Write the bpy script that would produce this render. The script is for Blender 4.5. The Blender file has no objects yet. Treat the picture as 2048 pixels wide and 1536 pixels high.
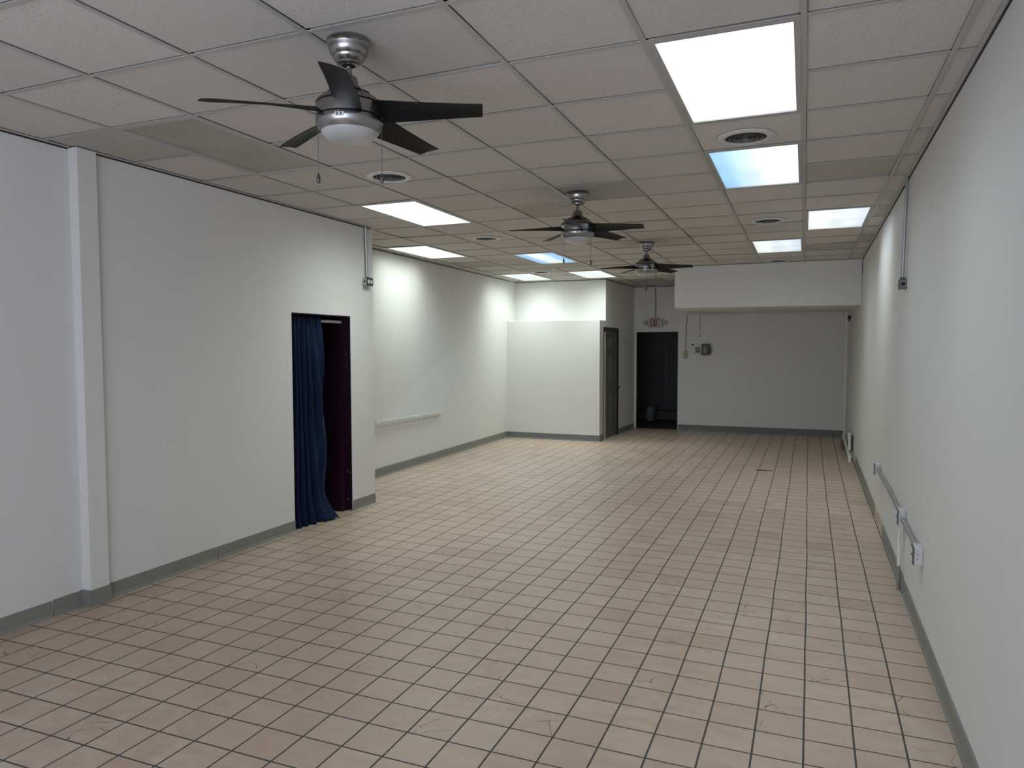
import bpy, bmesh, math, random
from mathutils import Vector, Matrix
random.seed(7)
PI = math.pi
sc = bpy.context.scene
C = sc.collection

# ------------------------------------------------------------------ materials
def nt(name):
    m = bpy.data.materials.new(name); m.use_nodes = True
    t = m.node_tree; b = t.nodes['Principled BSDF']
    return m, t, b
def N(t, kind, **kw):
    n = t.nodes.new(kind)
    for k, v in kw.items(): setattr(n, k, v)
    return n
def L(t, a, b): t.links.new(a, b)
def mth(t, op, a, b=None, c=None):
    n = N(t, 'ShaderNodeMath', operation=op)
    for i, v in enumerate((a, b, c)):
        if v is None: continue
        if isinstance(v, (int, float)): n.inputs[i].default_value = v
        else: L(t, v, n.inputs[i])
    return n.outputs[0]
def mixc(t, fac, a, b, mode='MIX'):
    n = N(t, 'ShaderNodeMix', data_type='RGBA', blend_type=mode)
    for i, v in ((0, fac), (6, a), (7, b)):
        if isinstance(v, (int, float)): n.inputs[i].default_value = v
        elif isinstance(v, tuple): n.inputs[i].default_value = (*v, 1)
        else: L(t, v, n.inputs[i])
    return n.outputs[2]
def ramp(t, x, lo, hi, a=0.0, b=1.0):
    n = N(t, 'ShaderNodeMapRange'); n.inputs[1].default_value = lo; n.inputs[2].default_value = hi
    n.inputs[3].default_value = a; n.inputs[4].default_value = b; L(t, x, n.inputs[0]); return n.outputs[0]
def noise(t, scale, detail=3, vec=None, rough=.5):
    n = N(t, 'ShaderNodeTexNoise'); n.inputs['Scale'].default_value = scale
    n.inputs['Detail'].default_value = detail; n.inputs['Roughness'].default_value = rough
    if vec is None:
        g = N(t, 'ShaderNodeTexCoord'); vec = g.outputs['Object']
    L(t, vec, n.inputs['Vector']); return n.outputs['Fac']
def bump(t, b, h, strength=.2, dist=.002):
    n = N(t, 'ShaderNodeBump'); n.inputs['Strength'].default_value = strength
    n.inputs['Distance'].default_value = dist; L(t, h, n.inputs['Height']); L(t, n.outputs[0], b.inputs['Normal'])
def plain(name, col, rough=.5, metal=0.0, var=.06, nscale=30, bmp=0.0, spec=.5):
    m, t, b = nt(name)
    f = noise(t, nscale)
    L(t, mixc(t, f, tuple(c*(1-var) for c in col), tuple(min(1, c*(1+var)) for c in col)), b.inputs['Base Color'])
    b.inputs['Roughness'].default_value = rough; b.inputs['Metallic'].default_value = metal
    b.inputs['Specular IOR Level'].default_value = spec
    if bmp: bump(t, b, f, bmp)
    return m

def wall_paint(name, col, rough=.55):
    m, t, b = nt(name)
    g = N(t, 'ShaderNodeTexCoord').outputs['Object']
    mp = N(t, 'ShaderNodeMapping'); mp.inputs['Scale'].default_value = (1.2, 1.2, .35); L(t, g, mp.inputs[0])
    big = noise(t, 2.2, 2, mp.outputs[0])
    mp2 = N(t, 'ShaderNodeMapping'); mp2.inputs['Scale'].default_value = (8, 8, .5); L(t, g, mp2.inputs[0])
    streak = noise(t, 2.0, 1, mp2.outputs[0])
    v = mth(t, 'ADD', ramp(t, big, .3, .7, -.03, .03), ramp(t, streak, .3, .7, -.018, .018))
    c = mixc(t, mth(t, 'ADD', v, .5), tuple(x*.9 for x in col), tuple(min(1, x*1.1) for x in col))
    L(t, c, b.inputs['Base Color'])
    b.inputs['Roughness'].default_value = rough; b.inputs['Specular IOR Level'].default_value = .3
    bump(t, b, noise(t, 18, 1, g), .25, .0015)
    return m

M = {}
M['wall'] = wall_paint('white_wall_paint', (.70, .70, .685))
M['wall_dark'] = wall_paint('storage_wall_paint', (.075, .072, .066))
M['purple'] = plain('purple_paint', (.018, .0015, .013), .5, var=.15, nscale=6, spec=.3)
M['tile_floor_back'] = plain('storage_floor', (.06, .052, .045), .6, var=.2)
M['base'] = plain('grey_vinyl_base', (.22, .22, .195), .5, var=.10, nscale=5, bmp=.1)
M['base_far'] = plain('slate_vinyl_base', (.155, .165, .165), .5, var=.10, nscale=5)
M['cream'] = plain('cream_patch', (.50, .44, .33), .7, var=.08)
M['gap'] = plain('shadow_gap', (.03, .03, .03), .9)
M['grid'] = plain('grid_metal', (.42, .41, .39), .45, var=.08, nscale=4)
M['grid_light'] = plain('wall_angle_metal', (.50, .49, .47), .45, var=.1, nscale=4)
M['black_frame'] = plain('black_frame_paint', (.012, .012, .012), .4)
M['door_grey'] = plain('charcoal_door_paint', (.125, .128, .122), .42, var=.1, nscale=8)
M['door_teal'] = plain('dark_teal_door', (.022, .032, .034), .5)
M['white_pl'] = plain('white_plastic', (.68, .68, .65), .4)
M['white_trim'] = plain('white_trim_paint', (.66, .66, .63), .4)
M['cream_pl'] = plain('aged_cream_plastic', (.45, .40, .27), .45)
M['galv'] = plain('galvanised_steel', (.46, .47, .48), .35, .85, var=.2, nscale=40)
M['galv_dark'] = plain('dull_steel_box', (.13, .135, .14), .45, .6, var=.2, nscale=40)
M['galv_paint'] = plain('paint_spattered_steel', (.55, .55, .54), .5, .2, var=.15, nscale=25)
M['outlet_grey'] = plain('grey_cover_plate', (.10, .105, .11), .4, .4)
M['dark'] = plain('dark_void', (.012, .012, .013), .8)
M['olive'] = plain('olive_grey_enamel', (.045, .045, .030), .4, .2)
M['olive_light'] = plain('worn_label_plate', (.26, .26, .21), .5)
M['bucket'] = plain('grey_plastic_bucket', (.16, .19, .19), .5)
M['wood'] = plain('brown_wood', (.16, .095, .055), .6, var=.25, nscale=20)
M['red'] = plain('exit_red', (.23, .018, .014), .5)
M['sign'] = plain('sign_housing', (.42, .42, .36), .5)
M['sign_face'] = plain('faded_sign_face', (.50, .46, .42), .5)
M['lamp_glass'] = plain('dusty_lamp_head', (.42, .42, .38), .4)
M['rust'] = plain('grimy_pipe', (.22, .21, .16), .6, var=.3, nscale=30)
M['vent'] = plain('vent_enamel', (.62, .615, .60), .35)
M['fob'] = plain('dark_fob_metal', (.09, .09, .09), .35, .7)
M['vent_inner'] = plain('vent_cone_shaded', (.15, .15, .145), .4, .3)  # cone rings coloured darker to stand for shade inside the vent
M['blade'] = plain('black_blade', (.0065, .0067, .0075), .5, var=.2, nscale=12, spec=.18)
M['rodwhite'] = plain('white_rod', (.62, .62, .62), .35)
M['tile_loose'] = plain('loose_tile', (.44, .35, .29), .5)

def nickel():
    m, t, b = nt('brushed_nickel')
    g = N(t, 'ShaderNodeTexCoord').outputs['Object']
    mp = N(t, 'ShaderNodeMapping'); mp.inputs['Scale'].default_value = (4, 4, 400); L(t, g, mp.inputs[0])
    f = noise(t, 2, 2, mp.outputs[0])
    L(t, mixc(t, f, (.27, .262, .255), (.36, .35, .34)), b.inputs['Base Color'])
    b.inputs['Metallic'].default_value = 1; b.inputs['Roughness'].default_value = .27
    b.inputs['Anisotropic'].default_value = .6
    return m
M['nickel'] = nickel()
def bowl():
    m, t, b = nt('frosted_bowl_glass')
    f = noise(t, 8)
    L(t, mixc(t, f, (.44, .44, .445), (.48, .48, .48)), b.inputs['Base Color'])
    b.inputs['Roughness'].default_value = .3
    b.inputs['Subsurface Weight'].default_value = .3; b.inputs['Subsurface Radius'].default_value = (.02, .02, .02)
    return m
M['bowl'] = bowl()
def velvet():
    m, t, b = nt('navy_blue_fabric')
    g = N(t, 'ShaderNodeTexCoord').outputs['Object']
    mp = N(t, 'ShaderNodeMapping'); mp.inputs['Scale'].default_value = (30, 30, 3); L(t, g, mp.inputs[0])
    f = noise(t, 1.5, 4, mp.outputs[0])
    L(t, mixc(t, f, (.0015, .0075, .028), (.003, .013, .046)), b.inputs['Base Color'])
    b.inputs['Roughness'].default_value = .75
    b.inputs['Sheen Weight'].default_value = .12; b.inputs['Sheen Tint'].default_value = (.1, .25, .6, 1); b.inputs['Specular IOR Level'].default_value = .2
    bump(t, b, noise(t, 500, 1, g), .2, .001)
    return m
M['velvet'] = velvet()

def ceiling_tile():
    m, t, b = nt('fissured_ceiling_tile')
    g = N(t, 'ShaderNodeTexCoord').outputs['Object']
    sx = N(t, 'ShaderNodeSeparateXYZ'); L(t, g, sx.inputs[0])
    u = mth(t, 'FLOOR', mth(t, 'DIVIDE', mth(t, 'ADD', sx.outputs[0], .02194), .6096))
    v = mth(t, 'FLOOR', mth(t, 'DIVIDE', mth(t, 'SUBTRACT', sx.outputs[1], 2.98936), .60023))
    cv = N(t, 'ShaderNodeCombineXYZ'); L(t, u, cv.inputs[0]); L(t, v, cv.inputs[1])
    wn = N(t, 'ShaderNodeTexWhiteNoise', noise_dimensions='3D'); L(t, cv.outputs[0], wn.inputs['Vector'])
    r = wn.outputs['Value']
    # pinholes and fissures, deeper on some tiles than on others
    vo = N(t, 'ShaderNodeTexVoronoi'); vo.inputs['Scale'].default_value = 95; L(t, g, vo.inputs['Vector'])
    msk = noise(t, 38, 0, g)
    hole = mth(t, 'MULTIPLY', ramp(t, vo.outputs['Distance'], .30, .16), ramp(t, msk, .50, .60))
    fis = ramp(t, noise(t, 75, 2, g, .7), .60, .68)
    holes = mth(t, 'MINIMUM', mth(t, 'ADD', hole, mth(t, 'MULTIPLY', fis, .35)), 1.0)
    amt = mth(t, 'MULTIPLY', holes, ramp(t, r, .0, 1.0, .35, .8))
    odd = ramp(t, r, .90, .93)
    base = mixc(t, r, (.57, .542, .512), (.63, .605, .575))
    base = mixc(t, mth(t, 'MULTIPLY', odd, .7), base, (.40, .375, .34))
    stain = ramp(t, noise(t, 1.3, 2, g), .35, .75, 0, .14)
    base = mixc(t, stain, base, (.42, .38, .32))
    L(t, mixc(t, amt, base, (.12, .105, .09)), b.inputs['Base Color'])
    b.inputs['Roughness'].default_value = .95; b.inputs['Specular IOR Level'].default_value = .1
    bump(t, b, noise(t, 120, 1, g), .35, .0015)
    return m
M['ctile'] = ceiling_tile()

# floor grid: u,v are tile coordinates (slightly wandering courses)
FU0, FV0, FP, FA = .160547, 15.069128, .2032, .965132
WARP_U = [0.2126452, 0.1912842, -0.07079957, 0.04193802, -0.03281402, 0.005918072, 0.001038098, -0.004425362, 0.0006981275, -0.0002350278]
WARP_V = [-0.04128226, -0.2649391, 0.09604731, -0.04829722, 0.104087, -0.02519714, -0.007692168, 0.003299214, -0.004682625, 0.0008849671]
def floor_tile():
    m, t, b = nt('salmon_ceramic_floor')
    g = N(t, 'ShaderNodeTexCoord').outputs['Object']
    sx = N(t, 'ShaderNodeSeparateXYZ'); L(t, g, sx.inputs[0])
    X, Y = sx.outputs[0], sx.outputs[1]
    def warp(base, W):
        out = base
        terms = [(0, 0), (1, 0), (0, 1), (2, 0), (1, 1), (0, 2), (3, 0), (2, 1), (1, 2), (0, 3)]
        for (i, j), w in zip(terms, W):
            if w == 0: continue
            e = w
            e = mth(t, 'ADD', w, 0.0)
            for _ in range(i): e = mth(t, 'MULTIPLY', e, X)
            for _ in range(j): e = mth(t, 'MULTIPLY', e, Y)
            out = mth(t, 'ADD', out, e)
        return out
    wob = noise(t, .9, 1, g)
    wob2 = noise(t, 1.1, 1, mth_vec(t, g))
    u = mth(t, 'SUBTRACT', mth(t, 'DIVIDE', X, FP), FU0)
    v = mth(t, 'DIVIDE', mth(t, 'SUBTRACT', mth(t, 'DIVIDE', Y, FP), FV0), FA)
    u = warp(u, WARP_U); v = warp(v, WARP_V)
    u = mth(t, 'ADD', u, ramp(t, wob, 0, 1, -.04, .04)); v = mth(t, 'ADD', v, ramp(t, wob2, 0, 1, -.04, .04))
    fu, fv = mth(t, 'FLOOR', u), mth(t, 'FLOOR', v)
    ru, rv = mth(t, 'FRACT', u), mth(t, 'FRACT', v)
    cv = N(t, 'ShaderNodeCombineXYZ'); L(t, fu, cv.inputs[0]); L(t, fv, cv.inputs[1])
    wn = N(t, 'ShaderNodeTexWhiteNoise', noise_dimensions='3D'); L(t, cv.outputs[0], wn.inputs['Vector'])
    r = wn.outputs['Value']; rc = N(t, 'ShaderNodeSeparateColor'); L(t, wn.outputs['Color'], rc.inputs[0])
    # per-tile lay error
    du = mth(t, 'MINIMUM', ru, mth(t, 'SUBTRACT', 1.0, ru))
    dv = mth(t, 'MINIMUM', rv, mth(t, 'SUBTRACT', 1.0, rv))
    edge = noise(t, 60, 0, g)
    wd = ramp(t, edge, 0, 1, -.005, .005)
    d = mth(t, 'ADD', mth(t, 'MINIMUM', du, mth(t, 'MULTIPLY', dv, 1.05)), wd)
    grout = ramp(t, d, .0190, .0240, 1, 0)
    lip_glint = mth(t, 'MULTIPLY', ramp(t, d, .0240, .031, 1, 0), mth(t, 'SUBTRACT', 1.0, grout))
    # clouded glaze, offset per tile
    off = N(t, 'ShaderNodeVectorMath', operation='MULTIPLY_ADD'); L(t, wn.outputs['Color'], off.inputs[0])
    off.inputs[1].default_value = (7, 7, 7); L(t, g, off.inputs[2])
    mp = N(t, 'ShaderNodeMapping'); mp.inputs['Scale'].default_value = (1, 2.6, 1); L(t, off.outputs[0], mp.inputs[0])
    cloud = noise(t, 7, 3, mp.outputs[0], .6)
    c = mixc(t, ramp(t, cloud, .3, .72), (.460, .352, .266), (.545, .437, .342))
    c = mixc(t, ramp(t, r, 0, 1, .0, .30), c, (.40, .285, .22))
    c = mixc(t, ramp(t, rc.outputs[1], .90, .95, 0, .45), c, (.39, .265, .205))
    c = mixc(t, ramp(t, rc.outputs[2], .93, .96, 0, .30), c, (.54, .47, .40))
    # scuffed, dulled patches
    sc1 = mth(t, 'MULTIPLY', ramp(t, noise(t, .8, 1, g), .49, .62), ramp(t, noise(t, 11, 3, g, .68), .46, .62))
    c = mixc(t, mth(t, 'MULTIPLY', sc1, .32), c, (.64, .58, .51))
    # specks
    vo = N(t, 'ShaderNodeTexVoronoi'); vo.inputs['Scale'].default_value = 9; L(t, g, vo.inputs['Vector'])
    sp = mth(t, 'MULTIPLY', ramp(t, vo.outputs['Distance'], .035, .02), ramp(t, wob2, .5, .55))
    # hairline cracks on a few tiles
    vc = N(t, 'ShaderNodeTexVoronoi', feature='DISTANCE_TO_EDGE'); vc.inputs['Scale'].default_value = 4.5
    dn = N(t, 'ShaderNodeTexNoise'); dn.inputs['Scale'].default_value = 9; dn.inputs['Detail'].default_value = 1; L(t, g, dn.inputs['Vector'])
    ad = N(t, 'ShaderNodeVectorMath', operation='MULTIPLY_ADD'); L(t, dn.outputs['Color'], ad.inputs[0])
    ad.inputs[1].default_value = (.12, .12, 0); L(t, g, ad.inputs[2]); L(t, ad.outputs[0], vc.inputs['Vector'])
    cr = mth(t, 'MULTIPLY', ramp(t, vc.outputs['Distance'], .009, .004), ramp(t, rc.outputs[0], .80, .84))
    cr = mth(t, 'MULTIPLY', cr, ramp(t, dn.outputs['Fac'], .44, .50))
    c = mixc(t, mth(t, 'MULTIPLY', mth(t, 'MAXIMUM', sp, cr), .75), c, (.10, .075, .06))
    c = mixc(t, mth(t, 'MULTIPLY', lip_glint, .30), c, (.66, .60, .54))  # bevel highlight along tile edges painted into the colour
    gr = mixc(t, dn.outputs['Fac'], (.045, .043, .036), (.085, .078, .062))
    c = mixc(t, grout, c, gr)
    L(t, c, b.inputs['Base Color'])
    rr = mth(t, 'ADD', ramp(t, cloud, .3, .7, .34, .46), mth(t, 'MULTIPLY', grout, .4))
    L(t, mth(t, 'ADD', rr, mth(t, 'MULTIPLY', sc1, .12)), b.inputs['Roughness'])
    b.inputs['Specular IOR Level'].default_value = .45
    bump(t, b, noise(t, 7, 1, g), .25, .002)
    return m
def mth_vec(t, g):
    mp = N(t, 'ShaderNodeMapping'); mp.inputs['Location'].default_value = (13.1, 4.7, 2.2); L(t, g, mp.inputs[0])
    return mp.outputs[0]

def lens_mat(name, blue=None, power=19.0, lo=.80):
    """Lit prismatic troffer lens: two tubes behind it, most of the light thrown downwards."""
    m = bpy.data.materials.new(name); m.use_nodes = True; t = m.node_tree; t.nodes.clear()
    out = N(t, 'ShaderNodeOutputMaterial'); em = N(t, 'ShaderNodeEmission'); L(t, em.outputs[0], out.inputs[0])
    g = N(t, 'ShaderNodeTexCoord'); sx = N(t, 'ShaderNodeSeparateXYZ'); L(t, g.outputs['Object'], sx.inputs[0])
    x = sx.outputs[0]
    tube = mth(t, 'ABSOLUTE', mth(t, 'SUBTRACT', mth(t, 'ABSOLUTE', x), .13))
    band = ramp(t, tube, .0, .14, 1.0, .86)
    sag = noise(t, 3.2, 0, g.outputs['Object'])
    band = mth(t, 'MULTIPLY', band, ramp(t, sag, .3, .7, .94, 1.03))
    endd = ramp(t, mth(t, 'ABSOLUTE', sx.outputs[1]), .50, .58, 1, .9)
    band = mth(t, 'MULTIPLY', band, endd)
    col = (.91, 1.0, .945)
    if blue == 'left': c = mixc(t, ramp(t, x, -.20, .06), (.36, .62, .95), (.90, .97, .98))
    elif blue == 'edges': c = mixc(t, ramp(t, mth(t, 'ABSOLUTE', mth(t, 'ADD', x, .03)), .06, .16), (.92, 1.0, .93), (.38, .64, .95))
    elif blue == 'pale': c = mixc(t, ramp(t, x, -.15, .2), (.93, 1.0, .965), (.78, .87, .97))
    else: c = mixc(t, 0.0, col, col)
    L(t, c, em.inputs['Color'])
    geo = N(t, 'ShaderNodeNewGeometry')
    dt = N(t, 'ShaderNodeVectorMath', operation='DOT_PRODUCT'); L(t, geo.outputs['Incoming'], dt.inputs[0]); L(t, geo.outputs['Normal'], dt.inputs[1])
    cs = mth(t, 'MAXIMUM', dt.outputs['Value'], 0.0)
    s = mth(t, 'ADD', lo, mth(t, 'MULTIPLY', mth(t, 'MULTIPLY', cs, cs), power))
    L(t, mth(t, 'MULTIPLY', s, band), em.inputs['Strength'])
    return m
M['lens'] = lens_mat('lit_lens')
M['lens_warm'] = lens_mat('lit_lens_near', 'pale', 9.5)
M['lens_left'] = lens_mat('lit_lens_half_blue', 'left', 8.0)
M['lens_edges'] = lens_mat('lit_lens_blue_edges', 'edges', 15.0)
def dead_lens():
    m, t, b = nt('unlit_yellowed_lens')
    f = noise(t, 3, 4)
    L(t, mixc(t, ramp(t, f, .3, .7), (.30, .285, .225), (.37, .355, .29)), b.inputs['Base Color'])
    b.inputs['Roughness'].default_value = .35
    bump(t, b, noise(t, 220, 1), .3, .001)
    return m
M['lens_dead'] = dead_lens()

# ------------------------------------------------------------------ mesh helpers
def hexa(bm, p):
    """p: 8 points, bottom loop 0-3 then top loop 4-7"""
    v = [bm.verts.new(q) for q in p]
    for f in ((3, 2, 1, 0), (4, 5, 6, 7), (0, 1, 5, 4), (1, 2, 6, 5), (2, 3, 7, 6), (3, 0, 4, 7)):
        bm.faces.new([v[i] for i in f])
def box(bm, x0, x1, y0, y1, z0, z1):
    hexa(bm, [(x0, y0, z0), (x1, y0, z0), (x1, y1, z0), (x0, y1, z0), (x0, y0, z1), (x1, y0, z1), (x1, y1, z1), (x0, y1, z1)])
def lathe(bm, prof, seg=48, cx=0, cy=0, caps=True):
    rings = []
    for r, z in prof:
        rings.append([bm.verts.new((cx+r*math.cos(2*PI*i/seg), cy+r*math.sin(2*PI*i/seg), z)) for i in range(seg)])
    for a, b in zip(rings, rings[1:]):
        for i in range(seg):
            j = (i+1) % seg
            bm.faces.new((a[i], a[j], b[j], b[i]))
    if caps:
        bm.faces.new(rings[0][::-1]); bm.faces.new(rings[-1])
def tube(bm, pts, r, seg=12):
    pts = [Vector(p) for p in pts]; rings = []
    n0 = None
    for i, p in enumerate(pts):
        d = (pts[min(i+1, len(pts)-1)]-pts[max(i-1, 0)]).normalized()
        if n0 is None:
            n0 = d.cross(Vector((0, 0, 1)) if abs(d.z) < .9 else Vector((1, 0, 0))).normalized()
        n0 = (n0-d*n0.dot(d)).normalized(); w = d.cross(n0)
        rings.append([bm.verts.new(p+(n0*math.cos(2*PI*k/seg)+w*math.sin(2*PI*k/seg))*r) for k in range(seg)])
    for a, b in zip(rings, rings[1:]):
        for i in range(seg):
            j = (i+1) % seg; bm.faces.new((a[i], a[j], b[j], b[i]))
    bm.faces.new(rings[0][::-1]); bm.faces.new(rings[-1])
def obj(name, bm, mat, parent=None, smooth=False, loc=None, bevel=0, rot=None):
    bmesh.ops.recalc_face_normals(bm, faces=bm.faces)
    me = bpy.data.meshes.new(name); bm.to_mesh(me); bm.free()
    for mm in (mat if isinstance(mat, (list, tuple)) else [mat]): me.materials.append(mm)
    o = bpy.data.objects.new(name, me); C.objects.link(o)
    if smooth:
        for p in me.polygons: p.use_smooth = True
        md = o.modifiers.new('es', 'EDGE_SPLIT'); md.split_angle = math.radians(38)
    if bevel:
        md = o.modifiers.new('bv', 'BEVEL'); md.width = bevel; md.segments = 2; md.limit_method = 'ANGLE'
    if loc: o.location = loc
    if rot: o.rotation_euler = rot
    if parent: o.parent = parent
    return o
def BM(): return bmesh.new()
def struct(o): o['kind'] = 'structure'; return o
def tag(o, label, cat, group=None):
    o['label'] = label; o['category'] = cat
    if group: o['group'] = group
    return o
def thing(name, label, cat, loc=(0, 0, 0), rotz=0, group=None):
    o = bpy.data.objects.new(name, None); C.objects.link(o); o.empty_display_size = .1
    o.location = loc; o.rotation_euler = (0, 0, rotz)
    return tag(o, label, cat, group)

# ------------------------------------------------------------------ key dimensions
ZC = 2.932
YB = 14.77            # far wall
YF = -1.6             # shop front
def sl(z): return 1-.0231*z/ZC                       # left wall leans in slightly
def PL(x, y, z): s = sl(z); return (x*s, y*s, z)
def xr(y, z): return .604+.0095*y+.012*z + (.0 if y < 9 else .0)   # right wall surface
def cX(u): return .6096*u-.02194
def cY(v): return 2.98936+.60023*v

# ------------------------------------------------------------------ floor
bm = BM()
vs = [bm.verts.new(p) for p in ((-5.6, YF, 0), (1.2, YF, 0), (1.2, YB+.06, 0), (-5.6, YB+.06, 0))]
bm.faces.new(vs)
r = bmesh.ops.extrude_face_region(bm, geom=bm.faces[:]); bmesh.ops.translate(bm, verts=[e for e in r['geom'] if isinstance(e, bmesh.types.BMVert)], vec=(0, 0, -.1))
fl = struct(obj('floor', bm, floor_tile()))

# ------------------------------------------------------------------ walls
def seg_left(bm, x, y0, y1, z0, z1, th=.12):
    hexa(bm, [PL(x, y0, z0), PL(x, y1, z0), PL(x-th, y1, z0), PL(x-th, y0, z0), PL(x, y0, z1), PL(x, y1, z1), PL(x-th, y1, z1), PL(x-th, y0, z1)])
OY0, OY1, OZ = 5.30, 6.215, 2.005
bm = BM()
seg_left(bm, -4.36, YF, 3.23, 0, ZC)
seg_left(bm, -4.32, 3.37, OY0, 0, ZC)
seg_left(bm, -4.32, OY1, 6.635, 0, ZC)
seg_left(bm, -4.32, OY0, OY1, OZ, ZC)
# return of the closet block into the alcove
hexa(bm, [PL(-4.44, 6.40, 0), PL(-4.44, 6.635, 0), PL(-5.6, 6.635, 0), PL(-5.6, 6.40, 0), PL(-4.44, 6.40, ZC), PL(-4.44, 6.635, ZC), PL(-5.6, 6.635, ZC), PL(-5.6, 6.40, ZC)])
struct(obj('wall_left', bm, M['wall']))
bm = BM(); seg_left(bm, -4.288, 3.23, 3.37, 0, ZC, .2)
struct(obj('wall_left_pilaster', bm, M['wall'], bevel=.004))
# alcove side wall
bm = BM()
a, b_ = (-5.11, 6.3), (-5.16, 13.1)
at, bt = (-4.985, 6.3), (-5.155, 13.1)
hexa(bm, [(a[0], a[1], 0), (b_[0], b_[1], 0), (b_[0]-.15, b_[1], 0), (a[0]-.3, a[1], 0), (at[0], at[1], ZC), (bt[0], bt[1], ZC), (bt[0]-.15, bt[1], ZC), (at[0]-.3, at[1], ZC)])
struct(obj('wall_alcove', bm, M['wall']))
def xal(y, z):
    k = (y-6.3)/6.8
    return (a[0]*(1-k)+b_[0]*k)*(1-z/ZC)+(at[0]*(1-k)+bt[0]*k)*z/ZC
# right wall
bm = BM()
def RP(y, z, off=0): return (xr(y, z)+off, y, z)
hexa(bm, [RP(YF, 0), RP(YF, 0, .15), RP(YB+.1, 0, .15), RP(YB+.1, 0), RP(YF, ZC), RP(YF, ZC, .15), RP(YB+.1, ZC, .15), RP(YB+.1, ZC)])
struct(obj('wall_right', bm, M['wall']))
# partition: low projecting wall and recessed upper wall
PX = -3.372
bm = BM(); box(bm, -5.17, PX, 12.42, 12.84, 0, 2.175)
struct(obj('wall_partition_lower', bm, M['wall'], bevel=.004))
bm = BM(); box(bm, -5.2, PX, 12.83, 12.95, 2.175, ZC)
struct(obj('wall_partition_upper', bm, M['wall']))
# side wall of the restroom block, with its door opening
def PXw(y): return PX+(y-12.83)*(.10/1.94)
DY0, DY1, DZ = 12.67, 13.62, 2.055
bm = BM()
def segp(y0, y1, z0, z1, th=.12):
    hexa(bm, [(PXw(y0), y0, z0), (PXw(y1), y1, z0), (PXw(y1)-th, y1, z0), (PXw(y0)-th, y0, z0), (PXw(y0), y0, z1), (PXw(y1), y1, z1), (PXw(y1)-th, y1, z1), (PXw(y0)-th, y0, z1)])
segp(13.62, YB, 0, ZC); segp(12.84, 13.62, DZ, ZC)
struct(obj('wall_restroom_side', bm, M['wall']))
# far wall with doorway
bm = BM()
GX0, GX1, GZ = -3.222, -2.376, 2.0
box(bm, -3.6, GX0, YB, YB+.13, 0, ZC); box(bm, GX0, GX1, YB, YB+.13, GZ, ZC); box(bm, GX1, 1.2, YB, YB+.13, 0, ZC)
struct(obj('wall_back', bm, M['wall']))
# bulkhead over the far right
bm = BM()
hexa(bm, [(-1.885, 11.35, 2.295), (.74, 11.35, 2.280), (.79, YB, 2.335), (-2.13, YB, 2.345), (-1.885, 11.35, ZC), (.74, 11.35, ZC), (.79, YB, ZC), (-2.13, YB, ZC)])
struct(obj('wall_bulkhead', bm, M['wall'], bevel=.006))
# shop front behind the camera: low sill, mullions, wide daylight openings
bm = BM()
box(bm, -4.7, 1.2, YF-.15, YF, 0, .45); box(bm, -4.7, 1.2, YF-.15, YF, 2.55, ZC)
for x0, x1 in ((-4.7, -3.15), (-2.3, -2.2), (-1.5, -1.4), (.3, 1.2)): box(bm, x0, x1, YF-.15, YF, .45, 2.55)  # left bay filled solid to cut daylight on the pilaster side
struct(obj('wall_front', bm, M['wall']))
# unseen dark slab and shell added to keep daylight out of the plenum
bm = BM(); box(bm, -5.8, 1.4, YF-.3, YB+3.2, ZC+.26, ZC+.36)
struct(obj('light_block_slab', bm, M['gap']))
bm = BM()
box(bm, -5.8, -5.62, YF-.3, YB+3.2, 0, ZC+.3); box(bm, 1.21, 1.4, YF-.3, YB+3.2, 0, ZC+.3)
box(bm, -5.8, 1.4, YF-.3, YF-.16, ZC, ZC+.3)
struct(obj('light_block_shell', bm, M['gap']))

# storage room beyond the doorway
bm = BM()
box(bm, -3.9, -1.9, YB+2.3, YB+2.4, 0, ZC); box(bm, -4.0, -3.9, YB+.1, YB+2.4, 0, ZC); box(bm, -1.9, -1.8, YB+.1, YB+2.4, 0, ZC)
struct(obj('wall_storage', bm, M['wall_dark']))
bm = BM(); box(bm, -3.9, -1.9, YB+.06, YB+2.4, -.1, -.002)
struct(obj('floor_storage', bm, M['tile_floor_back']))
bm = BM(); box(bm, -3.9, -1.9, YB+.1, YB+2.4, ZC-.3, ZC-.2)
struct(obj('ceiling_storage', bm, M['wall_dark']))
d2 = thing('door_2', 'dark teal door in the storage room beyond the open doorway', 'door', (-2.42, YB+2.28, .26)); d2['kind'] = 'structure'
bm = BM(); box(bm, -.62, .48, -.04, .01, 0, 2.1); obj('door_frame', bm, M['black_frame'], d2)
bm = BM(); box(bm, -.55, .45, -.06, -.03, .05, 2.05); obj('door_leaf', bm, M['door_teal'], d2, bevel=.004)
bm = BM(); box(bm, -3.9, -1.9, YB+2.0, YB+2.3, 0, .20)
struct(obj('floor_storage_ledge', bm, M['wall_dark'], bevel=.01))
bk = thing('bucket', 'grey plastic bucket on the storage room floor, seen through the doorway', 'bucket', (-3.27, YB+1.75, 0))
bm = BM(); lathe(bm, [(.095, 0), (.10, .01), (.125, .29), (.133, .29), (.133, .305), (.122, .305), (.095, .02), (.0, .018)], 32, caps=False)
bm.faces.new([v for v in bm.verts if abs(v.co.z) < 1e-6][::-1]); obj('bucket_body', bm, M['bucket'], bk, smooth=True)
bm = BM(); tube(bm, [(.135*math.cos(q), .0+.02*math.sin(q*1), .29-.10*math.sin(q)) for q in [PI*i/12 for i in range(13)]], .004, 8)
obj('bail_handle', bm, M['galv_dark'], bk, smooth=True)

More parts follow.
